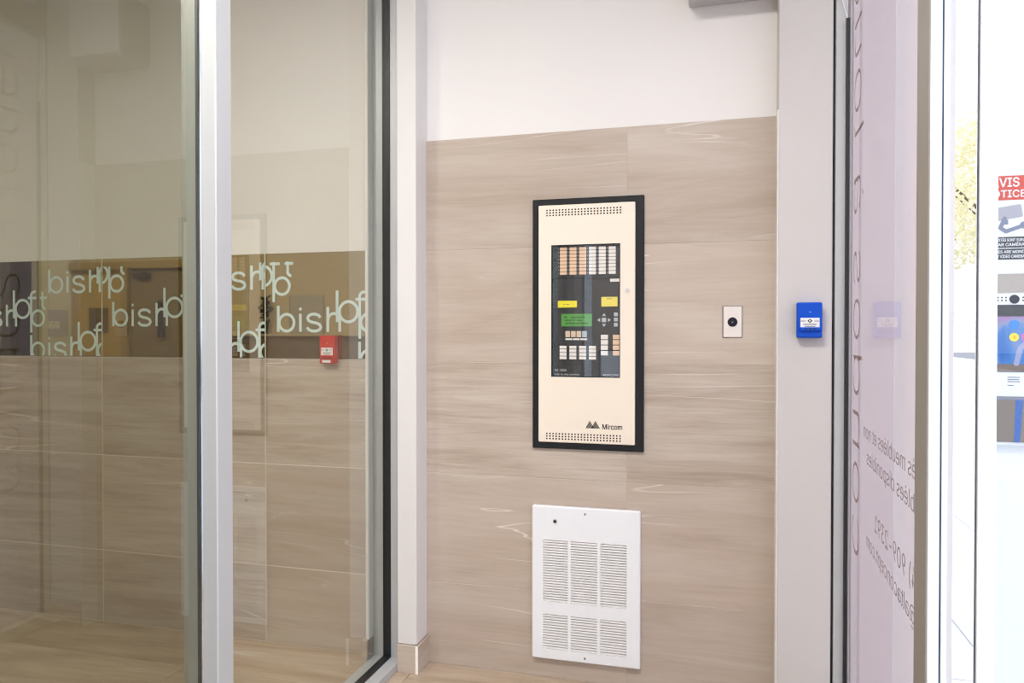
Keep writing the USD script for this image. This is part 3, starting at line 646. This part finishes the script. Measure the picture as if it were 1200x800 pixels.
for z0, z1, a, b in ((1.625, 1.660, 'LES ACTIVITÉS SONT SURVEILLÉES', 'PAR CAMÉRA'), (1.587, 1.622, 'PREMISES ARE MONITORED', 'BY VIDEO CAMERA')):
    gbar = put('text_bar', bx(px0, px1, OY - 0.003, OY - 0.002, z0, z1), 'poster_grey', ps)
    put('bar_text', join(text(a, 0.009, (px0 + 0.003, OY - 0.003, z0 + 0.0205), bold=True, width=0.153), text(b, 0.0095, (0.8825 - 0.042, OY - 0.003, z0 + 0.0055), bold=True, width=0.084)), 'paper_white', gbar)
put('foot_band', bx(px0, px1, OY - 0.003, OY - 0.002, 1.480, 1.541), 'poster_beige', ps)
ik = thing('intercom', 'white door intercom with lens, coloured touch screen and card reader on the outer wall', 'intercom', (0.89, OY, 0.985))
IY = OY - 0.03
put('housing', bx(0.802, 0.995, IY, OY, 0.985, 1.476, 0.006), 'intercom_white', ik)
put('lens', join(cyl(0.0145, (0.889, IY, 1.4575), (0, -1, 0), 0.004, 28, 0.013), cyl(0.006, (0.889, IY - 0.004, 1.4575), (0, -1, 0), 0.0012, 20)), 'lens_black', ik)
put('speaker_holes', join(*[cyl(0.0026, (0.889 + s * (0.024 + c * 0.0115), IY, 1.4535 + r * 0.0095), (0, -1, 0), 0.0006, 8) for s in (-1, 1) for c in range(4) for r in range(2)]), 'ink_black', ik, kind='stuff')
sc = put('screen', bx(0.816, 0.958, IY - 0.002, IY, 1.224, 1.420), 'screen_picture', ik, 'lit screen with a blue picture')
put('screen_bar', bx(0.816, 0.958, IY - 0.0026, IY - 0.002, 1.4225 - 0.020, 1.4395), 'poster_grey', ik)
put('picture_shape', flat(Polygon([(0.9575, 1.352), (0.930, 1.356), (0.905, 1.344), (0.912, 1.322), (0.936, 1.318), (0.9575, 1.326)]), (0, IY - 0.0018, 0)), 'screen_pink', sc)
put('picture_shape', flat(Polygon([(0.8165, 1.395), (0.834, 1.350), (0.842, 1.300), (0.8165, 1.285)]), (0, IY - 0.0018, 0)), 'screen_pale', sc)
put('picture_shape', flat(LineString([(0.895, 1.252), (0.905, 1.300), (0.925, 1.322), (0.950, 1.316)]).buffer(0.008), (0, IY - 0.0018, 0)), 'screen_pale', sc)
put('picture_shape', flat(sbox(0.8165, 1.2245, 0.9575, 1.250), (0, IY - 0.0016, 0)), 'reader_brown', sc)
put('icon', flat(ring(0.888, 1.376, 0.009), (0, IY - 0.002, 0)), 'ring_blue', sc)
put('icon', join(flat(ring(0.888, 1.336, 0.0075), (0, IY - 0.002, 0)), flat(Point(0.889, 1.336).buffer(0.004), (0, IY - 0.002, 0))), 'ring_yellow', sc)
put('print', join(*[bx(0.871, 0.871 + w, IY - 0.0006, IY, z, z + 0.003) for z, w in ((1.206, 0.035), (1.199, 0.033), (1.192, 0.035), (1.180, 0.018))]), 'camera_grey', ik)
rd = put('card_reader', bx(0.816, 0.958, IY - 0.006, IY, 1.000, 1.146, 0.004), 'reader_brown', ik, 'brown glossy card reader')
put('reader_band', flat(Polygon([(0.889, 1.0), (0.905, 1.0), (0.914, 1.143), (0.893, 1.143)]), (0, IY - 0.0058, 0)), 'reader_blue', rd)  # reflection of the street painted on as a blue band
put('reader_edge', bx(0.818, 0.956, IY - 0.0066, IY - 0.0058, 1.136, 1.144), 'camera_grey', rd)

# along the street
def tree(label, x, y, h, r, seed):
    rr = np.random.RandomState(seed)
    t = thing('street_tree', label, 'tree', (x, y, -0.15), 'trees along the street')
    br = [cyl(0.14, (x, y, -0.15), (0.02, 0.03, 1), h * 0.6, 10, 0.08)]
    for i in range(7):
        a = rr.uniform(0, 6.28); br.append(cyl(0.06, (x, y, h * rr.uniform(.35, .55)), (math.cos(a), math.sin(a), 1.1), r * 0.9, 7, 0.02))
    put('trunk', join(*br), 'bark', t)
    n = 3200; d = rr.normal(size=(n, 3)); d /= np.linalg.norm(d, axis=1)[:, None]
    c = np.array([x, y, h * 0.72]) + d * (rr.uniform(0.35, 1, n) ** 0.5)[:, None] * np.array([r, r, r * 0.85])
    u = rr.normal(size=(n, 3)); u /= np.linalg.norm(u, axis=1)[:, None]; w = np.cross(u, rr.normal(size=(n, 3))); w /= np.linalg.norm(w, axis=1)[:, None]
    s = rr.uniform(.09, .17, n)[:, None]
    v = np.stack([c - u * s, c + w * s * .55, c + u * s, c - w * s * .55], 1).reshape(-1, 3)
    i = np.arange(n)[:, None] * 4
    f = np.vstack([i + [0, 1, 2], i + [0, 2, 3]])
    put('crown', trimesh.Trimesh(v, f, process=False), 'leaf_green', t, kind='stuff', smooth=False)
tree('nearer yellow-leaved street tree outside the glazing', 9.2, 26.0, 9.0, 3.0, 1)
tree('farther yellow-leaved street tree outside the glazing', 10.4, 40.0, 10.0, 3.4, 2)
